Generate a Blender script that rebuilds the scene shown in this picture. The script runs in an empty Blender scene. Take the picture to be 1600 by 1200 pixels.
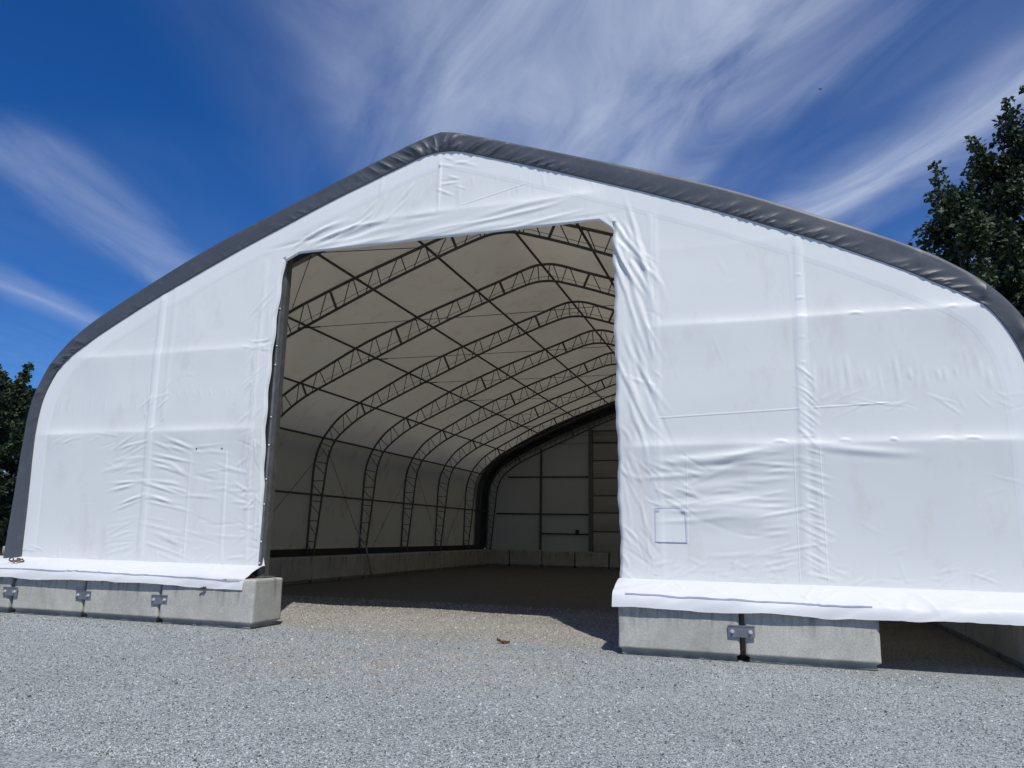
import bpy, bmesh, math, random
import numpy as np
from mathutils import Vector, Matrix, Quaternion
from math import sin, cos, pi, radians

SC = bpy.context.scene
COL = SC.collection
rng = np.random.default_rng(11)
random.seed(5)

# ------------------------------------------------------------------ camera
F_PX, YAW, PITCH, ROLL = 1188.45, 0.318295, 0.193939, 0.01885
cam = bpy.data.cameras.new('camera')
cam.sensor_width = 36.0
cam.lens = F_PX / 1600.0 * 36.0
cam.clip_end = 3000
cam_ob = bpy.data.objects.new('camera', cam)
COL.objects.link(cam_ob)
_f = Vector((-sin(YAW) * cos(PITCH), cos(YAW) * cos(PITCH), sin(PITCH)))
_r = Vector((cos(YAW), sin(YAW), 0))
_u = _r.cross(_f)
_r2 = cos(ROLL) * _r + sin(ROLL) * _u
_u2 = -sin(ROLL) * _r + cos(ROLL) * _u
cam_ob.matrix_world = Matrix(((_r2.x, _u2.x, -_f.x, 0), (_r2.y, _u2.y, -_f.y, 0), (_r2.z, _u2.z, -_f.z, 1.6), (0, 0, 0, 1)))
SC.camera = cam_ob

# ------------------------------------------------------------------ sky and sun
SUN_EL, SUN_AZ = radians(55.0), radians(152.5)      # azimuth clockwise from +Y (north); sun in front, to the right
SKY_STRENGTH = 0.11
world = bpy.data.worlds.new('World')
SC.world = world
world.use_nodes = True
wn, wl = world.node_tree.nodes, world.node_tree.links
wn.clear()
def wnode(t, **k):
    n = wn.new(t)
    for a, b in k.items():
        setattr(n, a, b)
    return n
sky = wnode('ShaderNodeTexSky', sky_type='NISHITA')
sky.sun_disc = False
sky.sun_elevation = SUN_EL
sky.sun_rotation = SUN_AZ
sky.altitude = 300
sky.air_density = 1.0
sky.dust_density = 0.3
sky.ozone_density = 3.0
hsv = wnode('ShaderNodeHueSaturation')
hsv.inputs['Saturation'].default_value = 1.12
hsv.inputs['Value'].default_value = 0.80
tint = wnode('ShaderNodeMix', data_type='RGBA', blend_type='MULTIPLY')
tint.inputs[0].default_value = 1.0
wl.new(sky.outputs[0], tint.inputs[6])
tint.inputs[7].default_value = (0.50, 0.71, 1.12, 1)
wl.new(tint.outputs[2], hsv.inputs['Color'])
def wmath(op, a, b=None, c=None):
    n = wnode('ShaderNodeMath', operation=op)
    for i, v in enumerate((a, b, c)):
        if v is None:
            continue
        if isinstance(v, (int, float)):
            n.inputs[i].default_value = v
        else:
            wl.new(v, n.inputs[i])
    return n.outputs[0]
tc = wnode('ShaderNodeTexCoord')
vt = wnode('ShaderNodeVectorRotate', rotation_type='Z_AXIS')
vt.inputs['Angle'].default_value = -YAW
wl.new(tc.outputs['Generated'], vt.inputs['Vector'])
sp = wnode('ShaderNodeSeparateXYZ')
wl.new(vt.outputs[0], sp.inputs[0])
zz = wmath('MAXIMUM', sp.outputs['Z'], 0.06)
cc = wmath('DIVIDE', sp.outputs['X'], zz)
vv = wmath('DIVIDE', sp.outputs['Y'], zz)
def wcomb(x, y, z=0.0):
    n = wnode('ShaderNodeCombineXYZ')
    for i, v in enumerate((x, y, z)):
        if isinstance(v, (int, float)):
            n.inputs[i].default_value = v
        else:
            wl.new(v, n.inputs[i])
    return n.outputs[0]
def wnoise(vec, scale, detail, rough=0.55, dist=0.0):
    n = wnode('ShaderNodeTexNoise')
    n.inputs['Scale'].default_value = scale
    n.inputs['Detail'].default_value = detail
    n.inputs['Roughness'].default_value = rough
    n.inputs['Distortion'].default_value = dist
    wl.new(vec, n.inputs['Vector'])
    return n.outputs['Fac']
lside = wnode('ShaderNodeMapRange', interpolation_type='SMOOTHSTEP')
wl.new(cc, lside.inputs[0])
lside.inputs[1].default_value, lside.inputs[2].default_value = -.95, -.1
c1 = wmath('MULTIPLY_ADD', wmath('SUBTRACT', vv, 1.6), wmath('MULTIPLY', lside.outputs[0], 0.25), cc)
warp = wnoise(wcomb(cc, vv, 3.0), 1.1, 3.0)
c2 = wmath('MULTIPLY_ADD', wmath('SUBTRACT', warp, 0.5), wmath('MULTIPLY_ADD', lside.outputs[0], 0.22, 0.20), c1)
ramp = wnode('ShaderNodeValToRGB')
wl.new(wmath('MULTIPLY_ADD', c2, 1 / 6.0, 0.5), ramp.inputs[0])
stops = [(-3.0, .10), (-2.35, .05), (-2.12, .36), (-1.92, .04), (-1.60, .04), (-1.44, .30), (-1.30, .36), (-1.14, .05), (-.85, .02), (-.55, .07), (-.35, .38), (-.1, .66),
         (.12, .82), (.4, .78), (.58, .48), (.70, .14), (.84, .14), (.97, .40), (1.12, .75), (1.28, .26), (1.5, .06), (2.2, .3), (3.0, .15)]
els = ramp.color_ramp.elements
while len(els) < len(stops):
    els.new(0.5)
for e, (p, v) in zip(els, stops):
    e.position = p / 6 + .5
    e.color = (v, v, v, 1)
ramp.color_ramp.interpolation = 'EASE'
n1 = wnoise(wcomb(wmath('MULTIPLY', c1, 2.3), wmath('MULTIPLY', vv, 0.75), 1.0), 1.5, 7.0, 0.58, 0.9)
n2 = wnoise(wcomb(wmath('MULTIPLY', c1, 1.2), wmath('MULTIPLY', vv, 0.5), 7.0), 1.2, 4.0, 0.5, 0.4)
streak = wmath('MAXIMUM', wmath('MULTIPLY_ADD', n1, 2.1, -0.33), 0.0)
soft = wmath('MULTIPLY_ADD', n2, 1.1, 0.40)
lf = wnode('ShaderNodeMapRange', interpolation_type='SMOOTHSTEP')
wl.new(vv, lf.inputs[0])
lf.inputs[1].default_value, lf.inputs[2].default_value = 1.65, 1.95
side = wnode('ShaderNodeMapRange', interpolation_type='SMOOTHSTEP')
wl.new(c1, side.inputs[0])
side.inputs[1].default_value, side.inputs[2].default_value = -.85, -.6
gate = wmath('MAXIMUM', lf.outputs[0], side.outputs[0])
hz_ = wnode('ShaderNodeMapRange', interpolation_type='SMOOTHSTEP')
wl.new(sp.outputs['Z'], hz_.inputs[0])
hz_.inputs[1].default_value, hz_.inputs[2].default_value = .07, .24
gate = wmath('MULTIPLY', gate, hz_.outputs[0])
dens = wmath('MULTIPLY', wmath('MULTIPLY', wmath('MULTIPLY', ramp.outputs[0], streak), soft), gate)
densn = wnode('ShaderNodeMath', operation='MINIMUM')
wl.new(dens, densn.inputs[0]); densn.inputs[1].default_value = 0.92
mixc = wnode('ShaderNodeMix', data_type='RGBA')
wl.new(densn.outputs[0], mixc.inputs[0])
wl.new(hsv.outputs[0], mixc.inputs[6])
mixc.inputs[7].default_value = (5.2, 5.9, 7.4, 1)
bg = wnode('ShaderNodeBackground')
bg.inputs['Strength'].default_value = SKY_STRENGTH
wl.new(mixc.outputs[2], bg.inputs['Color'])
wo = wnode('ShaderNodeOutputWorld')
wl.new(bg.outputs[0], wo.inputs['Surface'])

sun = bpy.data.lights.new('sun', 'SUN')
sun.energy = 3.75
sun.angle = radians(0.53)
sun.color = (1.0, 0.965, 0.885)
sun_ob = bpy.data.objects.new('sun', sun)
COL.objects.link(sun_ob)
to_sun = Vector((sin(SUN_AZ) * cos(SUN_EL), cos(SUN_AZ) * cos(SUN_EL), sin(SUN_EL)))
sun_ob.rotation_euler = to_sun.to_track_quat('Z', 'Y').to_euler()
sun_ob.location = to_sun * 60

SC.view_settings.view_transform = 'Standard'
SC.view_settings.look = 'None'
SC.view_settings.gamma = 1.0
SC.view_settings.use_curve_mapping = False
SC.view_settings.exposure = 0.0

# ------------------------------------------------------------------ helpers
def tag(o, label=None, cat=None, group=None, kind=None):
    if label: o['label'] = label
    if cat: o['category'] = cat
    if group: o['group'] = group
    if kind: o['kind'] = kind
    return o

def link(name, me, mat=None, parent=None, loc=None):
    o = bpy.data.objects.new(name, me)
    COL.objects.link(o)
    if mat is not None and me is not None and not me.materials:
        me.materials.append(mat)
    if parent is not None:
        o.parent = parent
    if loc is not None:
        o.location = loc
    return o

def empty(name, loc, rz=0.0):
    o = bpy.data.objects.new(name, None)
    o.empty_display_size = 0.3
    COL.objects.link(o)
    o.location = loc
    o.rotation_euler = (0, 0, rz)
    return o

def np_mesh(name, verts, faces, smooth=True):
    """verts (n,3); faces (m,k) all the same size"""
    verts = np.ascontiguousarray(verts, dtype=np.float32)
    faces = np.ascontiguousarray(faces, dtype=np.int32)
    me = bpy.data.meshes.new(name)
    m, k = faces.shape
    me.vertices.add(len(verts))
    me.vertices.foreach_set('co', verts.ravel())
    me.loops.add(m * k)
    me.loops.foreach_set('vertex_index', faces.ravel())
    me.polygons.add(m)
    me.polygons.foreach_set('loop_start', np.arange(0, m * k, k, dtype=np.int32))
    me.polygons.foreach_set('loop_total', np.full(m, k, dtype=np.int32))
    me.polygons.foreach_set('use_smooth', np.full(m, smooth, dtype=bool))
    me.update(calc_edges=True)
    me.validate()
    return me

def grid_faces(nu, nv, close_v=False):
    i = np.arange(nu - 1)[:, None]
    j = np.arange(nv if close_v else nv - 1)[None, :]
    j2 = (j + 1) % nv
    a = i * nv + j
    b = i * nv + j2
    c = (i + 1) * nv + j2
    d = (i + 1) * nv + j
    return np.stack([a + 0 * b, d + 0 * a, c, b + 0 * a], -1).reshape(-1, 4)

class Geo:
    """collects quads / boxes / tubes into one mesh"""
    def __init__(self):
        self.v, self.f, self.n = [], [], 0
    def add(self, verts, faces):
        verts = np.asarray(verts, float)
        self.v.append(verts)
        self.f.append(np.asarray(faces) + self.n)
        self.n += len(verts)
    def tube(self, pts, r, seg=8, caps=True):
        pts = np.asarray(pts, float)
        n = len(pts)
        tan = np.gradient(pts, axis=0)
        tan /= np.linalg.norm(tan, axis=1)[:, None]
        ref = np.array([0, 0, 1.0]) if abs(tan[0][2]) < .9 else np.array([1.0, 0, 0])
        rr = np.broadcast_to(np.asarray(r, float), (n,))
        V = []
        for p, t, q in zip(pts, tan, rr):
            a = np.cross(t, ref); a /= np.linalg.norm(a)
            b = np.cross(t, a)
            ref = np.cross(a, t) if np.linalg.norm(np.cross(t, ref)) > .2 else ref
            ang = np.arange(seg) / seg * 2 * pi
            V.append(p + q * (np.cos(ang)[:, None] * a + np.sin(ang)[:, None] * b))
        if caps:
            V = [np.repeat(pts[:1], seg, 0)] + V + [np.repeat(pts[-1:], seg, 0)]
        V = np.array(V)
        self.add(V.reshape(-1, 3), grid_faces(len(V), seg, True))
    def box(self, lo, hi, M=None):
        x0, y0, z0 = lo; x1, y1, z1 = hi
        v = np.array([[x0, y0, z0], [x1, y0, z0], [x1, y1, z0], [x0, y1, z0], [x0, y0, z1], [x1, y0, z1], [x1, y1, z1], [x0, y1, z1]])
        if M is not None:
            v = v @ np.asarray(M)[:3, :3].T + np.asarray(M)[:3, 3]
        self.add(v, [[3, 2, 1, 0], [4, 5, 6, 7], [0, 1, 5, 4], [1, 2, 6, 5], [2, 3, 7, 6], [3, 0, 4, 7]])
    def mesh(self, name, smooth=True):
        return np_mesh(name, np.concatenate(self.v), np.concatenate(self.f), smooth)

def vnoise2(x, y, seed=0):
    """value noise, numpy"""
    r = np.random.default_rng(seed).random((256, 256))
    xi, yi = np.floor(x).astype(int), np.floor(y).astype(int)
    fx, fy = x - xi, y - yi
    fx, fy = fx * fx * (3 - 2 * fx), fy * fy * (3 - 2 * fy)
    g = lambda a, b: r[a & 255, b & 255]
    return (g(xi, yi) * (1 - fx) + g(xi + 1, yi) * fx) * (1 - fy) + (g(xi, yi + 1) * (1 - fx) + g(xi + 1, yi + 1) * fx) * fy - .5

def catmull(rows, n_per=8):
    P = np.asarray(rows, float)
    Q = np.vstack([2 * P[0] - P[1], P, 2 * P[-1] - P[-2]])
    out = []
    for i in range(1, len(Q) - 2):
        p0, p1, p2, p3 = Q[i - 1:i + 3]
        for t in np.linspace(0, 1, n_per, endpoint=False):
            out.append(.5 * ((2 * p1) + (-p0 + p2) * t + (2 * p0 - 5 * p1 + 4 * p2 - p3) * t * t + (-p0 + 3 * p1 - 3 * p2 + p3) * t ** 3))
    out.append(P[-1])
    return np.array(out)

def resample(path, step=None, n=None):
    d = np.r_[0, np.cumsum(np.linalg.norm(np.diff(path[:, :2], axis=0), axis=1))]
    if n is None:
        n = int(d[-1] / step) + 1
    s = np.linspace(0, d[-1], n)
    return np.stack([np.interp(s, d, path[:, k]) for k in range(path.shape[1])], 1), s

# ------------------------------------------------------------------ materials
def mat(name):
    m = bpy.data.materials.new(name)
    m.use_nodes = True
    nt = m.node_tree
    nt.nodes.clear()
    return m, nt, nt.nodes, nt.links

class N:
    """tiny node builder"""
    def __init__(self, name):
        self.m, self.nt, self.n, self.l = mat(name)
        self.out = self.n.new('ShaderNodeOutputMaterial')
        self.geo = self.n.new('ShaderNodeNewGeometry')
        self.pos = self.geo.outputs['Position']
        self.tex = self.n.new('ShaderNodeTexCoord').outputs['Object']
    def put(self, sock, v):
        if hasattr(v, 'is_output') or hasattr(v, 'links'):
            self.l.new(v, sock)
        elif isinstance(v, (tuple, list)) and len(v) == 3 and sock.type == 'RGBA':
            sock.default_value = (*v, 1)
        else:
            sock.default_value = v
    def node(self, t, ins=None, **k):
        x = self.n.new(t)
        for a, b in k.items():
            setattr(x, a, b)
        for a, b in (ins or {}).items():
            self.put(x.inputs[a], b)
        return x
    def noise(self, vec, scale, detail=4, rough=.55, dist=0.0):
        return self.node('ShaderNodeTexNoise', {'Vector': vec, 'Scale': scale, 'Detail': detail, 'Roughness': rough, 'Distortion': dist}).outputs['Fac']
    def math(self, op, a, b=0.0, c=0.0, clamp=False):
        return self.node('ShaderNodeMath', {0: a, 1: b, 2: c}, operation=op, use_clamp=clamp).outputs[0]
    def ramp(self, fac, stops, interp='LINEAR'):
        x = self.node('ShaderNodeValToRGB', {0: fac})
        e = x.color_ramp.elements
        x.color_ramp.interpolation = interp
        while len(e) < len(stops):
            e.new(.5)
        for q, (p, c) in zip(e, stops):
            q.position = p
            q.color = (c, c, c, 1) if isinstance(c, (int, float)) else (*c, 1)
        return x.outputs[0]
    def mix(self, f, a, b, blend='MIX'):
        x = self.node('ShaderNodeMix', data_type='RGBA', blend_type=blend)
        self.put(x.inputs[0], f); self.put(x.inputs[6], a); self.put(x.inputs[7], b)
        return x.outputs[2]
    def mapping(self, vec, scale=(1, 1, 1), loc=(0, 0, 0)):
        return self.node('ShaderNodeMapping', {'Vector': vec, 'Scale': scale, 'Location': loc}).outputs[0]
    def bump(self, h, strength, dist):
        return self.node('ShaderNodeBump', {'Height': h, 'Strength': strength, 'Distance': dist}).outputs[0]
    def bsdf(self, color, rough=.7, normal=None, spec=.3, metal=0.0):
        b = self.node('ShaderNodeBsdfPrincipled', {'Base Color': color, 'Roughness': rough, 'Metallic': metal, 'Specular IOR Level': spec})
        if normal is not None:
            self.l.new(normal, b.inputs['Normal'])
        return b.outputs[0]
    def done(self, sh):
        self.l.new(sh, self.out.inputs['Surface'])
        return self.m

def fabric(name, col, trans_col, trans_fac, dirt=0.0, dirt_col=(.42, .36, .28), rough=.45):
    b = N(name)
    n1 = b.noise(b.pos, .7, 5, .6)
    base = b.mix(b.ramp(n1, [(.35, 0.0), (.75, .35)]), col, tuple(c * .93 for c in col))
    if dirt:
        sm = b.noise(b.mapping(b.pos, (1.6, 1.6, .7)), 1.3, 6, .7)
        base = b.mix(b.math('MULTIPLY', b.ramp(sm, [(.55, 0.0), (.78, 1.0)]), dirt), base, dirt_col)
    weave = b.noise(b.pos, 60, 2, .5)
    nm = b.bump(weave, .05, .004)
    d = b.bsdf(base, rough, nm, .35)
    tcol = b.mix(b.ramp(n1, [(.3, 0.0), (.8, .55)]), trans_col, tuple(c * k for c, k in zip(trans_col, (.80, .78, .74))))
    if dirt:
        tcol = b.mix(b.math('MULTIPLY', b.ramp(sm, [(.52, 0.0), (.75, 1.0)]), dirt), tcol, tuple(c * k for c, k in zip(trans_col, (.62, .52, .42))))
    tr = b.node('ShaderNodeBsdfTranslucent', {'Color': tcol}).outputs[0]
    mx = b.node('ShaderNodeMixShader', {0: trans_fac, 1: d, 2: tr}).outputs[0]
    return b.done(mx)

M_WALL = fabric('white_wall_fabric', (.755, .768, .752), (.55, .5, .43), .05, .26)
M_WALL2 = fabric('white_wall_fabric_double', (.775, .79, .776), (.55, .5, .45), .03, .04)
M_SKIRT = fabric('white_skirt_fabric', (.70, .71, .715), (.6, .56, .5), .05, .10)
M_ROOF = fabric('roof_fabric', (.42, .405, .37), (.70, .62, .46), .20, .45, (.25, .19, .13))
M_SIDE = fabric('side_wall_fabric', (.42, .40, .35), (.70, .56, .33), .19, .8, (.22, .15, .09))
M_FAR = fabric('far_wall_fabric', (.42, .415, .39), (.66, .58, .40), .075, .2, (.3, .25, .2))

def trim_mat():
    b = N('grey_trim_fabric')
    n1 = b.noise(b.pos, 1.4, 5, .6)
    col = b.mix(n1, (.054, .061, .072), (.084, .092, .106))
    dust = b.noise(b.pos, 7, 5, .65)
    col = b.mix(b.ramp(dust, [(.55, 0.0), (.85, .4)]), col, (.19, .195, .2))
    fold = b.noise(b.pos, 3.0, 4, .6, .8)
    return b.done(b.bsdf(col, .46, b.bump(fold, .15, .03), .45))
M_TRIM = trim_mat()

def steel_mat(name, c0, c1, rough=.5, metal=.0):
    b = N(name)
    n = b.noise(b.pos, 6, 4, .6)
    sc = b.noise(b.pos, 70, 2, .5)
    col = b.mix(b.ramp(n, [(.3, 0.0), (.7, 1.0)]), c0, c1)
    return b.done(b.bsdf(col, rough, b.bump(sc, .1, .002), .4, metal))
M_STEEL = steel_mat('galvanised_steel', (.065, .062, .057), (.11, .105, .097))
M_RAIL = steel_mat('painted_rail_steel', (.10, .105, .11), (.16, .165, .17), .4)
M_DARK = steel_mat('dark_rubber', (.02, .021, .024), (.035, .036, .04), .6)
M_CABLE = steel_mat('cable_steel', (.05, .048, .045), (.08, .075, .07), .5)
M_PLATE = steel_mat('steel_plate', (.16, .165, .19), (.24, .245, .27), .42, .35)
M_BOLT = steel_mat('zinc_bolt', (.6, .6, .6), (.75, .75, .75), .3, .5)
M_GUARD = steel_mat('grey_guard_tube', (.32, .31, .29), (.4, .39, .36), .5)
M_BLUE = steel_mat('lavender_weld_tape', (.47, .48, .60), (.53, .54, .65), .5)
M_BLUEDK = steel_mat('grey_lavender_tape', (.25, .26, .36), (.31, .32, .42), .55)
M_RED = steel_mat('red_strap', (.35, .04, .03), (.42, .06, .04), .6)
M_ROPE = steel_mat('brown_rope', (.10, .07, .05), (.18, .13, .09), .9)

def concrete_mat():
    b = N('cast_concrete')
    oi = b.node('ShaderNodeObjectInfo').outputs['Random']
    v = b.node('ShaderNodeVectorMath', {0: b.tex, 1: b.node('ShaderNodeCombineXYZ', {0: b.math('MULTIPLY', oi, 40.0), 1: b.math('MULTIPLY', oi, 17.0)}).outputs[0]}, operation='ADD').outputs[0]
    big = b.noise(v, 1.8, 6, .62, .3)
    col = b.mix(b.ramp(big, [(.32, 0.0), (.68, 1.0)]), (.40, .39, .34), (.60, .585, .515))
    col = b.mix(b.math('MULTIPLY', oi, .25), col, (.34, .34, .33))
    fine = b.noise(v, 40, 5, .7)
    col = b.mix(b.ramp(fine, [(.35, .5), (.62, 0.0)]), col, (.26, .255, .235))
    pits = b.node('ShaderNodeTexVoronoi', {'Vector': v, 'Scale': 22.0}, feature='F1').outputs['Distance']
    pit = b.ramp(pits, [(.05, 1.0), (.12, 0.0)])
    col = b.mix(b.math('MULTIPLY', pit, b.ramp(b.noise(v, 5, 2), [(.5, 0.0), (.6, .7)])), col, (.16, .155, .14))
    st = b.noise(b.mapping(v, (7, 7, .5)), 1.6, 4, .6)
    sep = b.node('ShaderNodeSeparateXYZ', {0: b.tex}).outputs['Z']
    topm = b.ramp(sep, [(.30, 0.0), (.75, 1.0)])
    col = b.mix(b.math('MULTIPLY', b.ramp(st, [(.52, 0.0), (.66, .85)]), topm), col, (.13, .125, .12))
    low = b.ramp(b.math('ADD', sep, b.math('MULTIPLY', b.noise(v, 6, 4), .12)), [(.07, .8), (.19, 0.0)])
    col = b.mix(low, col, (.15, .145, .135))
    crack = b.noise(v, 2.2, 3, .5, 1.5)
    cm = b.ramp(crack, [(.487, 0.0), (.5, .5), (.513, 0.0)])
    col = b.mix(b.math('MULTIPLY', cm, b.ramp(b.noise(v, 1.3, 2), [(.5, 0.0), (.6, .6)])), col, (.2, .195, .18))
    h = b.math('MULTIPLY_ADD', fine, .35, b.math('MULTIPLY_ADD', pit, -.6, big))
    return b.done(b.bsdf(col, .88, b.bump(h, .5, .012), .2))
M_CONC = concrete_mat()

def tan_mask(b):
    """brown fines spread inside the building and out through the doorway"""
    s = b.node('ShaderNodeSeparateXYZ', {0: b.pos})
    x, y = s.outputs['X'], s.outputs['Y']
    w = b.noise(b.pos, .55, 5, .6)
    w2 = b.noise(b.pos, 2.3, 4, .6)
    yy = b.math('ADD', y, b.math('MULTIPLY', b.math('SUBTRACT', w, .5), 2.6))
    yy = b.math('ADD', yy, b.math('MULTIPLY', b.math('SUBTRACT', w2, .5), 1.2))
    a = b.ramp(b.math('MULTIPLY_ADD', yy, .1, -.5), [(.56, 0.0), (.72, .85)])          # y about 11 to 11.8
    dx = b.math('ABSOLUTE', b.math('ADD', x, 5.0))
    c = b.ramp(b.math('MULTIPLY', dx, .1), [(.30, 1.0), (.42, 0.7)])
    m1 = b.math('MULTIPLY', a, c)
    # faint wheel-spread patches in front of the door
    d2 = b.math('ADD', b.math('POWER', b.math('MULTIPLY', b.math('ADD', x, 4.6), .35), 2.0), b.math('POWER', b.math('MULTIPLY', b.math('SUBTRACT', y, 9.4), .45), 2.0))
    m2 = b.math('MULTIPLY', b.ramp(d2, [(.15, .75), (1.3, 0.0)]), b.ramp(w2, [(.42, 0.0), (.6, 1.0)]))
    d3 = b.ramp(b.noise(b.pos, .33, 4, .55), [(.62, 0.0), (.75, .3)])
    return b.math('MAXIMUM', b.math('MAXIMUM', m1, m2), d3, clamp=True)

def gravel_mat(name, per_stone):
    b = N(name)
    tm = tan_mask(b)
    if per_stone:
        rnd = b.geo.outputs['Random Per Island']
        g = b.ramp(rnd, [(0.0, (.05, .055, .057)), (.22, (.24, .257, .26)), (.55, (.42, .444, .44)), (.9, (.54, .565, .557)), (1.0, (.66, .68, .67))])
        t = b.ramp(rnd, [(0.0, (.17, .155, .13)), (.3, (.34, .315, .272)), (.7, (.48, .45, .40)), (1.0, (.70, .68, .64))])
        col = b.mix(tm, g, t)
        col = b.mix(b.ramp(b.noise(b.pos, .55, 5, .6, .4), [(.35, .0), (.68, .55)]), col, b.mix(1.0, col, (.82, .82, .82), 'MULTIPLY'))
        return b.done(b.bsdf(col, .85, b.bump(b.noise(b.pos, 160, 3), .3, .004), .25))
    vo = b.node('ShaderNodeTexVoronoi', {'Vector': b.pos, 'Scale': 62.0, 'Randomness': 1.0}, feature='F1')
    wn_ = b.node('ShaderNodeTexWhiteNoise', {'Vector': vo.outputs['Position']}).outputs['Value']
    g = b.ramp(wn_, [(0.0, (.10, .108, .11)), (.25, (.26, .277, .28)), (.6, (.39, .412, .408)), (.93, (.50, .522, .513)), (1.0, (.62, .64, .63))])
    t = b.ramp(wn_, [(0.0, (.18, .165, .14)), (.3, (.34, .315, .272)), (.7, (.46, .43, .38)), (1.0, (.64, .62, .58))])
    patch = b.noise(b.pos, .8, 5, .6)
    g = b.mix(b.ramp(patch, [(.3, .0), (.7, .5)]), g, b.mix(.5, g, (.42, .44, .435)))
    col = b.mix(tm, g, t)
    col = b.mix(b.ramp(b.noise(b.pos, .55, 5, .6, .4), [(.35, .0), (.68, .55)]), col, b.mix(1.0, col, (.82, .82, .82), 'MULTIPLY'))
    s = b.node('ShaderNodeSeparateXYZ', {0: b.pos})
    # indoor shade painted into the floor colour, deepening past the doorway
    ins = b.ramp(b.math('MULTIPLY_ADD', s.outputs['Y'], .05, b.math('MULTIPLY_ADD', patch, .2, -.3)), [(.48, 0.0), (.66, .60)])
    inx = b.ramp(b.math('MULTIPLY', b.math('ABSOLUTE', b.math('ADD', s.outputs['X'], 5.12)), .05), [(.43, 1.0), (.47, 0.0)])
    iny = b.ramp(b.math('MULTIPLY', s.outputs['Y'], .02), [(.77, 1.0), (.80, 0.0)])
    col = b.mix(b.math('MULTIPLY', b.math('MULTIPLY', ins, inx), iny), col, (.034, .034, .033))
    h1 = b.math('SUBTRACT', 1.0, vo.outputs['Distance'])
    h = b.math('MULTIPLY_ADD', wn_, .6, h1)
    h = b.math('MULTIPLY_ADD', b.noise(b.pos, 12, 4, .6), 1.0, h)
    return b.done(b.bsdf(col, .9, b.bump(h, .9, .016), .2))
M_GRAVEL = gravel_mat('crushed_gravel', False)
M_STONE = gravel_mat('loose_stones', True)

def leaf_mat(name, c0, c1):
    b = N(name)
    rnd = b.geo.outputs['Random Per Island']
    col = b.mix(rnd, c0, c1)
    d = b.bsdf(col, .5, None, .35)
    tr = b.node('ShaderNodeBsdfTranslucent', {'Color': tuple(c * 1.2 for c in c1)}).outputs[0]
    return b.done(b.node('ShaderNodeMixShader', {0: .18, 1: d, 2: tr}).outputs[0])
M_LEAF = leaf_mat('dark_leaves', (.012, .024, .011), (.036, .056, .026))
M_LEAF2 = leaf_mat('alder_leaves', (.015, .029, .013), (.046, .070, .031))
def bark_mat():
    b = N('bark')
    n = b.noise(b.mapping(b.pos, (6, 6, 1.2)), 3, 5, .65)
    return b.done(b.bsdf(b.ramp(n, [(.3, (.05, .042, .035)), (.7, (.16, .145, .125))]), .9, b.bump(n, .6, .03), .2))
M_BARK = bark_mat()
M_GRASS = leaf_mat('dry_grass', (.12, .11, .045), (.26, .22, .10))
def leafdead():
    b = N('dead_leaf')
    n = b.noise(b.pos, 25, 4, .6)
    return b.done(b.bsdf(b.ramp(n, [(.3, (.16, .085, .045)), (.7, (.36, .22, .12))]), .7, None, .3))
M_DEAD = leafdead()

# ------------------------------------------------------------------ building profiles (offsets from the ridge, height)
RX = -5.12
FY, BY = 11.3, 38.0                       # front and back end walls
BAY = (BY - FY) / 8.0
TRIM = [(0, 8.53, 0, 8.14), (.3, 8.46, .3, 8.11), (.85, 8.28, .75, 7.97), (2.25, 7.78, 2.1, 7.49), (4.5, 6.95, 4.35, 6.61), (6.3, 6.13, 6.1, 5.83), (7.3, 5.62, 7.05, 5.35),
        (7.75, 5.33, 7.5, 5.09), (8.1, 5.04, 7.85, 4.88), (8.4, 4.68, 8.15, 4.6), (8.62, 4.25, 8.37, 4.2), (8.74, 3.85, 8.48, 3.8), (8.79, 3.2, 8.53, 3.2), (8.83, 2.0, 8.55, 2.0), (8.87, .8, 8.58, .86)]
CHORD = [(0, 8.43), (.2, 8.42), (.5, 8.34), (1.2, 8.08), (2.3, 7.70), (3.45, 7.29), (4.4, 6.92), (5.3, 6.53), (6.95, 5.66), (7.34, 5.43), (7.79, 5.10), (8.18, 4.64), (8.4, 4.22), (8.53, 3.72), (8.57, 2.95), (8.61, .80)]
INNER = [(0, 7.98), (.2, 7.965), (.5, 7.90), (1.3, 7.63), (2.25, 7.27), (2.99, 6.97), (4.72, 6.21), (6.45, 5.42), (7.14, 5.03), (7.72, 4.55), (7.96, 4.15), (8.08, 3.66), (8.17, 2.73), (8.36, .80)]

def mirror(path):          # half path (ridge -> base) into full path left base -> ridge -> right base, x world
    L = path.copy()[::-1]
    L[:, 0] = RX - L[:, 0]
    Rr = path.copy()
    Rr[:, 0] = RX + Rr[:, 0]
    if path.shape[1] == 4:
        L[:, 2] = RX - L[:, 2]; Rr[:, 2] = RX + Rr[:, 2]
    return np.vstack([L, Rr[1:]])

TR_half = catmull(TRIM, 10)
CH_half, CH_s = resample(catmull(CHORD, 10), step=.06)
IN_half, _ = resample(catmull(INNER, 10), step=.06)
_t = np.gradient(CH_half, axis=0); _t /= np.linalg.norm(_t, axis=1)[:, None]
CH_n = np.stack([-_t[:, 1], _t[:, 0]], 1)            # one normal; make it point outward
if CH_n[5, 1] < 0: CH_n = -CH_n
CH_n[0] = (0, 1)
FAB_half = CH_half + CH_n * .05
FAB_half[-1, 1] = 1.0

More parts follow.
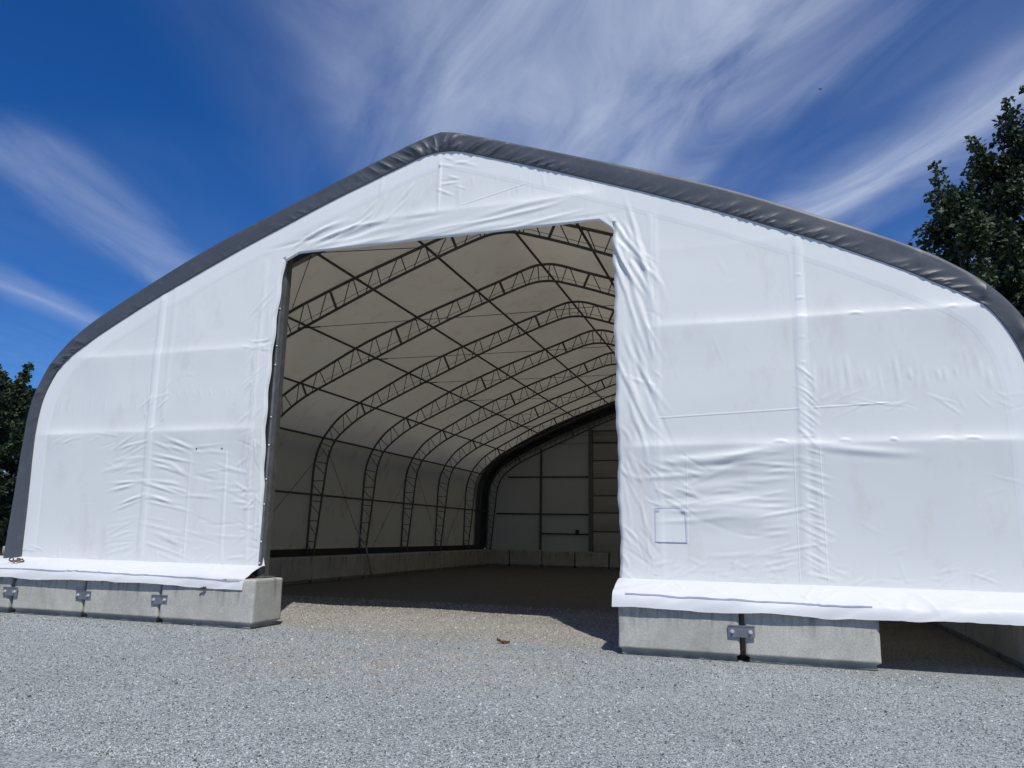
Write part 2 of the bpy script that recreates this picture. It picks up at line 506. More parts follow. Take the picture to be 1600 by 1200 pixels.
def chord_at(s):           # (outer point, inner point) at arc length s from ridge
    o = np.array([np.interp(s, CH_s, CH_half[:, 0]), np.interp(s, CH_s, CH_half[:, 1])])
    nn = np.array([np.interp(s, CH_s, CH_n[:, 0]), np.interp(s, CH_s, CH_n[:, 1])])
    d = IN_half - o
    perp = np.abs(d[:, 0] * nn[1] - d[:, 1] * nn[0])
    return o, IN_half[np.argmin(perp + 10 * (np.linalg.norm(d, axis=1) > 1.0))]

# ------------------------------------------------------------------ ground
def ground():
    xs = np.unique(np.r_[np.linspace(-400, -40, 10), np.linspace(-40, 30, 120), np.linspace(30, 400, 10)])
    ys = np.unique(np.r_[np.linspace(-300, -5, 8), np.linspace(-5, 45, 90), np.linspace(45, 500, 10)])
    X, Y = np.meshgrid(xs, ys, indexing='ij')
    Z = vnoise2(X * .45, Y * .45, 3) * .035 + vnoise2(X * 1.3 + 9, Y * 1.3, 4) * .014 - .012
    far = np.clip((np.hypot(X, Y - 10) - 60) / 100, 0, 1)
    Z = Z * (1 - far)
    Z = np.where((Y > 10.7) & (Y < 12), Z * .35 - .008, Z)
    me = np_mesh('gravel_ground', np.stack([X, Y, Z], -1).reshape(-1, 3), grid_faces(len(xs), len(ys)))
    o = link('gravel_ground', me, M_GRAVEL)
    tag(o, 'grey crushed gravel yard with brown fines at the doorway', 'ground', kind='structure')
    return X, Y, Z, xs, ys
GX, GY, GZ, gxs, gys = ground()
def ground_z(x, y):
    i = np.clip(np.searchsorted(gxs, x) - 1, 0, len(gxs) - 2); j = np.clip(np.searchsorted(gys, y) - 1, 0, len(gys) - 2)
    fx = (x - gxs[i]) / (gxs[i + 1] - gxs[i]); fy = (y - gys[j]) / (gys[j + 1] - gys[j])
    return GZ[i, j] * (1 - fx) * (1 - fy) + GZ[i + 1, j] * fx * (1 - fy) + GZ[i, j + 1] * (1 - fx) * fy + GZ[i + 1, j + 1] * fx * fy

def stones():
    n = 215000
    u = rng.random(n)
    y = 4.6 + (17.0 - 4.6) * u ** 1.5
    lo, hi = -1.30 * y - .8, .47 * y + .8
    x = lo + (hi - lo) * rng.random(n)
    keep = ~((y > 10.9) & ((x < -7.9 - (y - 12).clip(0)) | (x > -2.0)))
    x, y = x[keep], y[keep]
    n = len(x)
    z = ground_z(x, y)
    s = rng.lognormal(math.log(.0052), .36, n) * (1 + .05 * (y - 5))
    base = np.array([[1, 0, 0], [-1, 0, 0], [0, 1, 0], [0, -1, 0], [0, 0, 1], [0, 0, -1]], float)
    V = base[None] * (1 + .5 * (rng.random((n, 6, 1)) - .5)) + .25 * (rng.random((n, 6, 3)) - .5)
    V *= s[:, None, None] * np.stack([.8 + .7 * rng.random(n), .7 + .5 * rng.random(n), .45 + .4 * rng.random(n)], -1)[:, None, :]
    q = rng.normal(size=(n, 4)); q[:, 1:3] *= .35; q /= np.linalg.norm(q, axis=1)[:, None]
    w, a, b, c = q.T
    Rm = np.stack([np.stack([1 - 2 * (b * b + c * c), 2 * (a * b - c * w), 2 * (a * c + b * w)], -1),
                   np.stack([2 * (a * b + c * w), 1 - 2 * (a * a + c * c), 2 * (b * c - a * w)], -1),
                   np.stack([2 * (a * c - b * w), 2 * (b * c + a * w), 1 - 2 * (a * a + b * b)], -1)], 1)
    V = np.einsum('nij,nkj->nki', Rm, V)
    V += np.stack([x, y, z + s * .25], -1)[:, None, :]
    F = np.array([[0, 2, 4], [2, 1, 4], [1, 3, 4], [3, 0, 4], [2, 0, 5], [1, 2, 5], [3, 1, 5], [0, 3, 5]])
    Fs = (F[None] + 6 * np.arange(n)[:, None, None]).reshape(-1, 3)
    o = link('gravel_stones', np_mesh('gravel_stones', V.reshape(-1, 3), Fs, False), M_STONE)
    tag(o, 'loose grey crushed stones strewn over the yard', 'gravel', kind='stuff')
stones()

# ------------------------------------------------------------------ the building root
ROOT = empty('storage_tent', (RX, FY, 0))
tag(ROOT, 'large white fabric storage building with grey roof trim and open doorway', 'building')
OFF = (-RX, -FY, 0)
def part(name, me, m, parent=ROOT, label=None):
    o = link(name, me, m, parent, OFF if parent is ROOT else None)
    if label: o['label'] = label
    return o

# ------------------------------------------------------------------ front end wall: height field of folds
HX0, HX1, HZ0, HZ1, HS = -14.2, 4.2, .5, 8.8, .0125
hx = np.arange(HX0, HX1, HS); hz = np.arange(HZ0, HZ1, HS)
H = np.zeros((len(hx), len(hz)), np.float32)           # outward bulge, metres

def wrinkle(x, z, ang, L, w, a, bend=0.0, hat=True):
    r = L + 3 * w + abs(bend)
    i0, i1 = np.searchsorted(hx, [x - r, x + r]); j0, j1 = np.searchsorted(hz, [z - r, z + r])
    if i1 <= i0 or j1 <= j0: return
    X, Z = np.meshgrid(hx[i0:i1] - x, hz[j0:j1] - z, indexing='ij')
    t = X * cos(ang) + Z * sin(ang); n = -X * sin(ang) + Z * cos(ang)
    tt = np.clip(1 - (t / L) ** 2, 0, 1) ** 2
    n = n - bend * (t / L) ** 2
    g = (n / w) ** 2
    prof = (1 - 1.1 * g) * np.exp(-g) if hat else np.exp(-g)
    H[i0:i1, j0:j1] += (a * tt * prof).astype(np.float32)

def girt(z, x0, x1, a=.022, up=.085, dn=.13, sag=0.0, wob=.006):
    i0, i1 = np.searchsorted(hx, [x0, x1])
    for i in range(i0, i1):
        zz = z + wob * math.sin(hx[i] * 2.3 + z) + sag * (hx[i] - x0)
        e = min(1, (hx[i] - x0) / .4, (x1 - hx[i]) / .4)
        m = a * e * (.75 + .5 * (vnoise2(np.array([hx[i] * 1.7]), np.array([z]), 8)[0] + .3))
        d = hz - zz
        H[i] += np.where(d > 0, np.exp(-(d / up) ** 1.3), np.exp(-(np.abs(d) / dn) ** 1.5)) * m
def post(x, z0, z1, a=.010, w=.05, lean=0.0):
    j0, j1 = np.searchsorted(hz, [z0, z1])
    for j in range(j0, j1):
        e = min(1, (hz[j] - z0) / .2, (z1 - hz[j]) / .2)
        d = np.abs(hx - (x + lean * (hz[j] - z0)))
        H[:, j] += a * e * np.exp(-(d / w) ** 4)
def scatter(n, xr, zr, ang, dang, L, w, a, bend=.03):
    for _ in range(n):
        wrinkle(random.uniform(*xr), random.uniform(*zr), radians(random.gauss(ang, dang)), random.uniform(*L), random.uniform(*w), random.uniform(*a) * random.choice((1, 1, 1, -.7)), random.uniform(-bend, bend))

def build_height():
    X, Z = np.meshgrid(hx, hz, indexing='ij')
    H[:] += (vnoise2(X * .8, Z * .8, 1) * .030 + vnoise2(X * 2.1 + 5, Z * 1.7, 2) * .008 + vnoise2(X * 6 + 5, Z * 5, 6) * .0016).astype(np.float32)
    H[:] -= (np.where(X > -5, .062 * np.clip(2.9 - Z, 0, 2.2) + .016 * np.clip(4.7 - Z, 0, 1.8), .045 * np.clip(3.33 - Z, 0, 2.6) + .010 * np.clip(4.83 - Z, 0, 1.5))).astype(np.float32)
    # right panel girts
    girt(2.91, -2.0, 3.5, .034, .085, .42)
    girt(4.72, -1.7, 3.3, .026, .08, .40)
    girt(5.95, -1.6, 1.5, .004)
    girt(7.02, -6.6, -2.2, .026, .09, .3)
    girt(3.34, -13.6, -8.3, .030, .08, .40)
    girt(4.83, -12.9, -8.4, .024, .08, .35)
    girt(6.66, -8.0, -2.2, .010, .1, .2)
    # posts showing through
    post(.52, 1.0, 6.0, .012, .06, .025)
    post(.74, 1.0, 4.1, .007, .05)
    post(-1.45, 1.0, 6.6, .010, .06)
    post(-10.83, 1.0, 6.1, .014, .07)
    post(-10.55, 3.5, 6.3, .006, .05)
    post(-8.55, 1.0, 6.5, .010, .06)
    post(-5.12, 7.05, 8.1, .010, .03)
    post(-4.75, 7.05, 7.6, .006, .04)
    post(-9.85, 1.0, 3.0, .006, .025)
    post(-9.08, 1.0, 3.0, .006, .025)
    # dimples along girts and posts
    for x in (2.55, 1.35, .62, 2.0, 2.9):
        wrinkle(x, 4.74, random.uniform(-.1, .1), random.uniform(.06, .12), .024, random.uniform(.006, .018), -.02); wrinkle(x - .3 + random.uniform(-.08, .08), 2.95, random.uniform(-.1, .1), random.uniform(.06, .13), .025, random.uniform(.008, .020), -.02)
    for z in (5.35, 5.0, 4.45, 4.1):
        wrinkle(.63, z + random.uniform(-.05, .05), .1, random.uniform(.05, .09), .02, random.uniform(.005, .013), -.02)
    # right door border: long slanting drapes
    scatter(24, (-2.0, -1.55), (3.2, 6.3), -70, 7, (.5, 1.3), (.03, .055), (.008, .020), .10)
    scatter(16, (-1.75, -1.40), (3.0, 6.2), -55, 14, (.12, .45), (.016, .03), (.004, .009))
    scatter(26, (-2.0, -1.45), (1.0, 3.2), -55, 24, (.15, .60), (.02, .04), (.005, .013), .06)
    scatter(10, (-1.95, -1.6), (5.6, 6.45), -62, 6, (.4, .8), (.035, .05), (.014, .026))
    # left door border
    scatter(34, (-8.75, -8.25), (3.2, 6.2), 62, 14, (.15, .5), (.022, .04), (.005, .011))
    scatter(40, (-8.75, -8.22), (1.0, 3.3), 40, 35, (.10, .35), (.02, .035), (.005, .012))
    scatter(16, (-8.9, -8.3), (4.7, 4.95), 5, 10, (.1, .25), (.02, .03), (.005, .009))
    # header
    scatter(18, (-8.0, -2.4), (6.58, 7.0), 5, 4, (.5, 1.3), (.03, .06), (.006, .014), .05)
    scatter(7, (-7.6, -6.2), (6.75, 7.15), 14, 5, (.5, 1.0), (.04, .07), (.014, .026), .08)
    scatter(14, (-7.0, -5.4), (7.05, 7.7), 55, 9, (.15, .5), (.03, .05), (.004, .010))
    scatter(22, (-4.6, -2.4), (7.15, 7.65), 88, 10, (.08, .25), (.015, .03), (.003, .007))
    scatter(9, (-5.05, -4.6), (7.3, 8.0), -12, 12, (.12, .25), (.02, .03), (.008, .014))
    # herring-bone slack either side of the left post
    for k in range(34):
        z = random.uniform(1.05, 3.28)
        s = 1 if z > 1.9 else .6
        wrinkle(-10.83 + random.uniform(.25, .75), z - .06, radians(random.gauss(-13, 5)), random.uniform(.25, .75), random.uniform(.025, .045), random.uniform(.006, .013) * s, random.uniform(-.04, .0))
        wrinkle(-10.83 - random.uniform(.2, .65), z - .06, radians(random.gauss(13, 6)), random.uniform(.2, .6), random.uniform(.025, .045), random.uniform(.005, .011) * s, random.uniform(-.04, .0))
    scatter(16, (-11.1, -10.5), (3.4, 4.2), 60, 25, (.08, .3), (.02, .035), (.005, .012))
    scatter(22, (-9.8, -8.4), (1.3, 3.15), -4, 8, (.2, .6), (.02, .04), (.005, .010), .04)
    scatter(12, (-13.2, -11.2), (3.1, 3.35), 12, 14, (.1, .35), (.02, .03), (.003, .007))
    for x in np.arange(-13.1, -11.0, .19):
        wrinkle(x + random.uniform(-.05, .05), 3.85, pi / 2, random.uniform(.15, .33), .03, random.uniform(.001, .005))
    for x in np.arange(-10.4, -8.9, .17):
        wrinkle(x + random.uniform(-.05, .05), 4.02, pi / 2 + .3, random.uniform(.05, .15), .02, random.uniform(.003, .006))
    # big sag below the right girt
    for z, a in ((2.72, .035), (2.55, .016), (2.32, .010), (2.1, .010)):
        wrinkle(-.5, z, radians(7), 1.15, .10, a, .05)
    wrinkle(1.3, 2.80, radians(-6), .9, .07, .018, .03)
    scatter(30, (-1.3, .4), (1.3, 2.8), 3, 7, (.25, .7), (.025, .05), (.005, .011), .05)
    scatter(16, (-1.6, -.9), (2.0, 2.85), -28, 12, (.12, .4), (.02, .04), (.006, .012))
    wrinkle(-.4, 1.95, radians(-2), .9, .22, .030, -.12)
    # chevrons in the strip right of the right post
    for z in np.arange(1.08, 2.85, .095):
        wrinkle(.66 + random.uniform(-.03, .06), z + random.uniform(-.03, .03), radians(random.gauss(-24, 7)), random.uniform(.14, .34), random.uniform(.018, .03), random.uniform(.006, .013))
        if random.random() < .6:
            wrinkle(.15, z, radians(random.gauss(8, 5)), random.uniform(.2, .45), random.uniform(.02, .035), random.uniform(.004, .009))
    for z in np.arange(2.98, 4.0, .075):
        wrinkle(.64 + random.uniform(-.04, .06), z, radians(random.gauss(-40, 8)), random.uniform(.12, .26), random.uniform(.016, .026), random.uniform(.006, .013))
    # gathered top of the lower sheet
    for x in np.arange(.75, 3.2, .12):
        wrinkle(x + random.uniform(-.03, .03), 3.93 - random.uniform(.0, .2), pi / 2 + random.uniform(-.06, .12), random.uniform(.1, .36), random.uniform(.022, .04), random.uniform(.002, .010))
    for x in np.arange(-1.5, .45, .11):
        wrinkle(x + random.uniform(-.04, .04), 4.0, pi / 2 - .2, random.uniform(.04, .12), .016, random.uniform(.002, .006))
    scatter(14, (.6, 1.8), (3.3, 3.6), 20, 25, (.15, .4), (.015, .025), (.003, .006))
    scatter(10, (1.8, 3.3), (3.2, 3.6), -30, 20, (.1, .3), (.015, .025), (.002, .005))
    # crease above the skirt
    scatter(40, (-13.5, -8.3), (1.0, 1.22), 45, 28, (.08, .25), (.018, .03), (.003, .008))
    scatter(60, (-2.0, 3.4), (1.0, 1.25), 35, 35, (.08, .28), (.018, .03), (.003, .008))
    scatter(60, (-13.3, 3.3), (1.2, 6.0), 0, 60, (.1, .4), (.02, .04), (.001, .003))
build_height()

def wall_h(x, z):
    fx = np.clip((np.asarray(x) - HX0) / HS, 0, len(hx) - 2); fz = np.clip((np.asarray(z) - HZ0) / HS, 0, len(hz) - 2)
    i, j = fx.astype(int), fz.astype(int); a, b = fx - i, fz - j
    return H[i, j] * (1 - a) * (1 - b) + H[i + 1, j] * a * (1 - b) + H[i, j + 1] * (1 - a) * b + H[i + 1, j + 1] * a * b

DL, DR, DT = RX - 3.05, RX + 3.03, 6.55        # doorway
def wall_y(x, z):
    """y of the wall cloth (smaller is further out)"""
    return FY - wall_h(x, z)

MIDP = mirror(TR_half); MIDX = (MIDP[:, 0] * .45 + MIDP[:, 2] * .55); MIDZ = (MIDP[:, 1] * .45 + MIDP[:, 3] * .55)
def z_top(x):
    return np.interp(x, MIDX, MIDZ)

def end_wall_front():
    st = .022
    xs = np.unique(np.round(np.r_[np.arange(MIDX[0] + .01, MIDX[0] + .5, .008), np.arange(MIDX[0] + .5, DL, st), DL, np.arange(DL + st, DR, st), DR, np.arange(DR + st, MIDX[-1] - .5, st), np.arange(MIDX[-1] - .5, MIDX[-1] - .01, .008)], 4))
    zt = np.maximum(z_top(xs), 1.2)
    zb = .97
    nl, nu = 230, 84
    # split height between lower and upper row zones
    def split(x, t):
        if DL <= x <= DR:
            d = min(x - DL, DR - x)
            lim = .30 if (x - DL) < (DR - x) else .21
            drop = .13 if (x - DL) < (DR - x) else .17
            return DT - drop * max(0, 1 - d / lim)
        e = DL if x < DL else DR
        te = z_top(e); se = split(e, te)
        return zb + (t - zb) * (se - zb) / (te - zb)
    zs = np.array([split(x, t) for x, t in zip(xs, zt)])
    rows_l = np.linspace(0, 1, nl)[None]; rows_u = np.linspace(0, 1, nu)[None, 1:]
    Zl = zb + (zs - zb)[:, None] * rows_l
    Zu = zs[:, None] + (zt - zs)[:, None] * rows_u
    Z = np.concatenate([Zl, Zu], 1)
    X = np.repeat(xs[:, None], Z.shape[1], 1)
    Y = wall_y(X, Z)
    # loose edges of the doorway: the cloth swings a little and folds inward
    el = np.exp(-np.clip(DL - X, 0, 9) / .35) * (X <= DL + 1e-4)
    zz = np.clip((Z - .97) / (6.42 - .97), 0, 1)
    X = X + el * (Z < 6.6) * (-.13 * np.sin(pi * zz) ** .8 - .03 * (1 - zz) + .012 * np.sin(Z * 9))
    er = np.exp(-np.clip(X - DR, 0, 9) / .3) * (X >= DR - 1e-4)
    X = X + er * (Z < 6.6) * (.05 * (1 - zz) + .012 * np.sin(Z * 5.0) + .006 * np.sin(Z * 17))
    lipl = np.clip(1 - (DL - xs[:, None]) / .05, 0, 1) * (xs[:, None] <= DL + 1e-4) + np.clip(1 - (xs[:, None] - DR) / .05, 0, 1) * (xs[:, None] >= DR - 1e-4)
    Y = Y + lipl * .05 * (Z < 6.5)
    hdr = ((xs >= DL) & (xs <= DR))[:, None]
    Y = Y + hdr * np.clip(1 - (Z - zs[:, None]) / .025, 0, 1) * .03 * (Z >= zs[:, None] - 1e-6)
    V = np.stack([X, Y, Z], -1).reshape(-1, 3)
    F = grid_faces(Z.shape[0], Z.shape[1]).reshape(Z.shape[0] - 1, Z.shape[1] - 1, 4)
    xm = (xs[1:] + xs[:-1]) / 2
    hole = (xm > DL) & (xm < DR)
    mask = np.ones(F.shape[:2], bool)
    mask[hole, :nl - 1] = False
    F = F[mask]
    used = np.unique(F)
    remap = -np.ones(len(V), int); remap[used] = np.arange(len(used))
    return part('end_wall', np_mesh('end_wall', V[used], remap[F]), M_WALL, label='white front end wall fabric with folds, open in the middle')
WALL = end_wall_front()

def on_wall(name, pts_xz, width, m, parent=WALL, lift=.004, step=.02, kind=None):
    """a strip of tape or seam following the cloth"""
    P = np.asarray(pts_xz, float)
    P, s = resample(P, step=step)
    t = np.gradient(P, axis=0); t /= np.linalg.norm(t, axis=1)[:, None]
    nrm = np.stack([-t[:, 1], t[:, 0]], 1)
    V = []
    nk = max(5, int(width / .02) | 1)
    for k in np.linspace(-1, 1, nk):
        q = P + nrm * width / 2 * k
        V.append(np.stack([q[:, 0], wall_y(q[:, 0], q[:, 1]) - (lift if abs(k) < .99 else lift * .45), q[:, 1]], -1))
    V = np.stack(V, 1)
    return part(name, np_mesh(name, V.reshape(-1, 3), grid_faces(V.shape[0], nk)), m, parent)

# border sheet under the trim (double cloth) and lap seams
def border_strip():
    path = mirror(TR_half)
    P, s = resample(path, step=.02)
    ix, iz = P[:, 2], P[:, 3]
    t = np.gradient(np.stack([ix, iz], 1), axis=0); t /= np.linalg.norm(t, axis=1)[:, None]
    nrm = np.stack([t[:, 1], -t[:, 0]], 1)                       # inward (down)
    V = []
    for k in np.linspace(-.05, .34, 17):
        q = np.stack([ix, iz], 1) + nrm * k
        V.append(np.stack([q[:, 0], wall_y(q[:, 0], q[:, 1]) - (.005 if k < .30 else .0015), q[:, 1]], -1))
    V = np.stack(V, 1)
    keep = (P[:, 3] > 1.1)
    V = V[keep]
    part('border_sheet', np_mesh('border_sheet', V.reshape(-1, 3), grid_faces(V.shape[0], 17)), M_WALL2, WALL)
border_strip()
for pts, w in (([(.63, 3.0), (.60, 5.95)], .20), ([(-10.83, 3.4), (-10.83, 6.0)], .18), ([(.44, 1.02), (.44, 2.88)], .018), ([(.80, 1.02), (.78, 2.86)], .02), ([(-1.42, 3.33), (1.7, 3.45)], .03),
               ([(-5.12, 7.04), (-5.10, 8.1)], .05), ([(-1.52, 1.05), (-1.50, 6.6)], .09), ([(-8.62, 1.05), (-8.62, 6.3)], .09),
               ([(-9.85, .99), (-9.87, 2.98)], .045), ([(-9.03, .99), (-9.08, 2.96)], .05), ([(.60, 4.85), (.53, 5.95)], .07), ([(-4.7, 7.1), (-2.7, 7.55)], .02), ([(-1.05, 1.5), (-1.03, 2.8)], .02)):
    on_wall('lap_seam', pts, w, M_WALL2)
# small framed patch
wx0, wx1, wz0, wz1 = -1.515, -1.07, 1.515, 2.0
def patch():
    g = np.linspace(0, 1, 24)
    A, B = np.meshgrid(g, g, indexing='ij')
    X = wx0 + (wx1 - wx0) * A; Z = wz0 + (wz1 - wz0) * B
    Y = wall_y(X, Z) - .006
    o = part('vent_patch', np_mesh('vent_patch', np.stack([X, Y, Z], -1).reshape(-1, 3), grid_faces(24, 24)), M_WALL2, WALL, 'small square fabric patch outlined in lavender tape')
    return o
patch()
for nm, pts, w, m in (('patch_tape', [(wx0, wz0), (wx1, wz0)], .014, M_BLUEDK), ('patch_tape', [(wx0, wz0), (wx0 + .006, wz1)], .016, M_BLUE), ('patch_tape', [(wx1, wz0), (wx1 - .012, wz1)], .026, M_BLUE), ('patch_tape', [(wx0, wz1), (wx1, wz1)], .008, M_BLUE)):
    on_wall(nm, pts, w, m, WALL, .010)
for cx in (wx0 + .035, wx1 - .035):
    on_wall('patch_tape', [(cx - .03, wz1 - .035), (cx + .03, wz1 - .035)], .06, M_BLUE, WALL, .011)
for x in (-9.73, -9.18):
    g = Geo()
    y = float(wall_y(x, 3.0))
    g.tube([(x, y, 3.0), (x, y - .010, 3.0)], .013, 8)
    part('rivet', g.mesh('rivet'), M_DARK, WALL)

# ------------------------------------------------------------------ skirt
def skirt(x0, x1, seed, sub):
    prof = catmull([(11.46, .985), (11.30, .955), (11.08, .875), (10.955, .815), (10.918, .77), (10.895, .70), (10.885, .625)], 6)
    prof, s = resample(prof, n=26)
    xs = np.arange(x0, x1, .02)
    X = np.repeat(xs[:, None], 26, 1)
    v = np.linspace(0, 1, 26)[None]
    Y = np.repeat(prof[None, :, 0], len(xs), 0).copy(); Z = np.repeat(prof[None, :, 1], len(xs), 0).copy()
    n1 = vnoise2(X * 1.2, v * 2 + seed, 21) ; n2 = vnoise2(X * 4 + v * 6, v * 3 + seed, 22); n3 = vnoise2(X * 9 - v * 8, v * 4 + seed, 23)
    am = np.sin(pi * np.clip(v, 0, 1) * .55)
    Z += am * (n1 * .05 + n2 * .020 + n3 * .007)
    Y -= am * v * (n1 * .05 + n2 * .016 + .012)
    # long cross folds
    for _ in range(22):
        c = random.uniform(x0, x1); sl = random.uniform(.25, .9) * random.choice((1, 1, -1)); w = random.uniform(.03, .06); a = random.uniform(.004, .012)
        d = (X - c - sl * v)
        L = np.exp(-((v - random.uniform(.2, .8)) / .3) ** 2)
        Z += a * L * (1 - (d / w) ** 2) * np.exp(-(d / w) ** 2)
    Y[:, 0] = 11.46
    nf = grid_faces(len(xs), 26)
    o = part('skirt', np_mesh('skirt', np.stack([X, Y, Z], -1).reshape(-1, 3), nf), M_SKIRT, WALL, sub)
    return xs, Y, Z, prof
SK_L = skirt(RX - 9.2, DL - .0, 3.0, 'white skirt left of the doorway lying over the concrete blocks')
SK_R = skirt(DR + .03, RX + 9.0, 9.0, 'white skirt right of the doorway hanging over the concrete blocks')
def skirt_tape(sk, x0, x1, z0, z1):
    xs, Y, Z, prof = sk
    sel = (xs >= x0) & (xs <= x1)
    V = []
    for x, yy, zz in zip(xs[sel], Y[sel], Z[sel]):
        zc = z0 + (z1 - z0) * (x - x0) / (x1 - x0)
        row = []
        for q in (-.010, 0, .010):
            k = np.interp(-(zc + q), -prof[:, 1], np.arange(26))
            y = np.interp(k, np.arange(26), yy); z = np.interp(k, np.arange(26), zz)
            row.append((x, y - .005, z + .003))
        V.append(row)
    V = np.array(V)
    part('lavender_stripe', np_mesh('lavender_stripe', V.reshape(-1, 3), grid_faces(V.shape[0], 3)), M_BLUEDK, WALL)
skirt_tape(SK_L, -14.2, -8.25, .795, .755)
skirt_tape(SK_R, -1.9, 1.28, .795, .775)

# ------------------------------------------------------------------ grey trim (front and back) with gathered hem
def trim(front):
    path = mirror(TR_half)
    P, s = resample(path, step=.015 if front else .1)
    n = len(P)
    sx = s - s[-1] / 2                                            # 0 at ridge
    nv = 46
    v = np.linspace(0, 1, nv)                                     # 0 hem .. .66 outer edge .. 1 back on the roof
    prof_r = np.interp(v, [0, .04, .10, .3, .55, .66, .74, .86, 1], [.0, .01, .07, .42, .88, .985, 1.0, 1.0, 1.0])
    prof_y = np.interp(v, [0, .04, .10, .3, .55, .66, .74, .8, 1], [.015, -.024, -.026, -.032, -.036, -.030, .03, .3, 1.90])
    ridge = np.exp(-(np.abs(sx) / 1.25) ** 2)
    haunch = np.exp(-((np.abs(sx) - 9.2) / 1.1) ** 2)
    right = 1 / (1 + np.exp(-sx * 2.0))
    tight = .30 + .70 * np.maximum(np.maximum(ridge, haunch), right)
    FB, _s = resample(mirror(FAB_half + CH_n * .02), n=n)
    FBX, FBZ = FB.T
    rid = lambda q: .5 - 2 * np.abs(q)                            # sharp crests
    OX, OZ, IX, IZ = P.T
    V = np.zeros((n, nv, 3))
    for j in range(nv):
        r0 = prof_r[j]
        hemw = math.exp(-((v[j] - .11) / .085) ** 2) if v[j] > .02 else 0.0
        hem2 = math.exp(-((v[j] - .20) / .13) ** 2)
        mid = math.exp(-((v[j] - .38) / .20) ** 2)
        sh = s - .9 * r0 * np.sign(sx) * .33                      # folds slant along the slope
        fan = s - sx * ridge * r0 * .62                           # folds run together towards the peak
        nz = lambda f, q, sd: vnoise2(s * f + 3.1, s * 0 + q, sd)
        pl = lambda q: 1 - np.abs(np.sin(pi * q)) ** .55          # sharp pleat crests
        am = np.clip(.45 + 1.3 * nz(1.1, 2.0, 39), 0, 1)          # pleats come in bunches
        gA = pl(sh * 3.1 + 1.6 * vnoise2(sh * 1.4, sh * 0 + .3, 31))
        gC = pl(sh * 6.3 + 1.8 * vnoise2(sh * 2.0, sh * 0 + .3, 34))
        gB = pl(fan * 2.6 + 1.5 * vnoise2(fan * 1.1, fan * 0 + 2.2, 36))
        gB2 = pl(fan * 5.9 + 1.5 * vnoise2(fan * 1.7, fan * 0 + 7.2, 36))
        gD = vnoise2(s * .9, s * 0 + r0 * .9, 37)
        gE = pl(s * 1.35 + .25 * r0 + 1.5 * vnoise2(s * .8, s * 0 + .5, 38))
        dy = -tight * am * (hemw * gC * .038 + hem2 * gA * .042) - (mid + .25 * hem2) * ridge * (gB * .085 + gB2 * .03) - mid * (haunch * gE * .07 + gD * .03)
        dr = mid * ridge * (gB - .3) * .08 + hemw * am * gC * .025
        r = np.clip(r0 + dr, 0, 1.02)
        X = IX + (OX - IX) * r; Zc = IZ + (OZ - IZ) * r
        w = np.clip((v[j] - .78) / .10, 0, 1)                     # lies down on the roof cover behind the edge
        X = X * (1 - w) + FBX * w; Zc = Zc * (1 - w) + FBZ * w
        y = prof_y[j] + dy
        if front and v[j] < .62:
            y = y - wall_h(X, Zc) * (1 - v[j] / .62)
        V[:, j, 0], V[:, j, 2] = X, Zc
        V[:, j, 1] = (FY + y) if front else (BY + .02 - y)
    # hem turns back to the wall
    m = part('roof_trim', np_mesh('roof_trim', V.reshape(-1, 3), grid_faces(n, nv)), M_TRIM, label='grey gathered trim along the front roof edge' if front else 'grey trim along the far roof edge')
    return m
trim(True); trim(False)

# ------------------------------------------------------------------ roof and side cloth
def roof():
    path = mirror(FAB_half)
    P, s = resample(path, step=.2)
    ys = np.arange(FY + 1.74, BY - 1.76, BAY / 14)
    ys = np.r_[ys, BY - 1.72]
    t = np.gradient(P, axis=0); t /= np.linalg.norm(t, axis=1)[:, None]
    nrm = np.stack([t[:, 1], -t[:, 0]], 1)
    if nrm[len(P) // 2, 1] < 0: nrm = -nrm
    ph = ((ys - FY) / BAY) % 1
    bulge = np.sin(pi * ph) ** .7 * .035
    S, Yg = np.meshgrid(s, ys, indexing='ij')
    fade = np.clip(np.minimum(Yg - ys[0], ys[-1] - Yg) / .8, 0, 1)
    d = (bulge[None] + vnoise2(S * .8, Yg * .8, 41) * .03) * fade
    X = P[:, 0][:, None] + nrm[:, 0][:, None] * d; Z = P[:, 1][:, None] + nrm[:, 1][:, None] * d
    k = np.where(P[:, 1] > 4.45)[0]; a, b = k[0], k[-1]
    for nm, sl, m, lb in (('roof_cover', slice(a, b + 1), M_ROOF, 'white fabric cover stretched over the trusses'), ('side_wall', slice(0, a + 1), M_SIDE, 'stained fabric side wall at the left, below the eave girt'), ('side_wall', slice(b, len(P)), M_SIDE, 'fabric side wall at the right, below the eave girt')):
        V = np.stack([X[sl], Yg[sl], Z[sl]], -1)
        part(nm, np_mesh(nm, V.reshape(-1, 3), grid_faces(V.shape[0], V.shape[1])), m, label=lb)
roof()
# dark curtain between side cloth and blocks
for sx_ in (-1, 1):
    g = Geo(); x = RX + sx_ * 8.63
    g.box((x - .012, FY + .45, .775), (x + .012, BY - .3, 1.0))
    part('sill_strip', g.mesh('sill_strip', False), M_DARK)

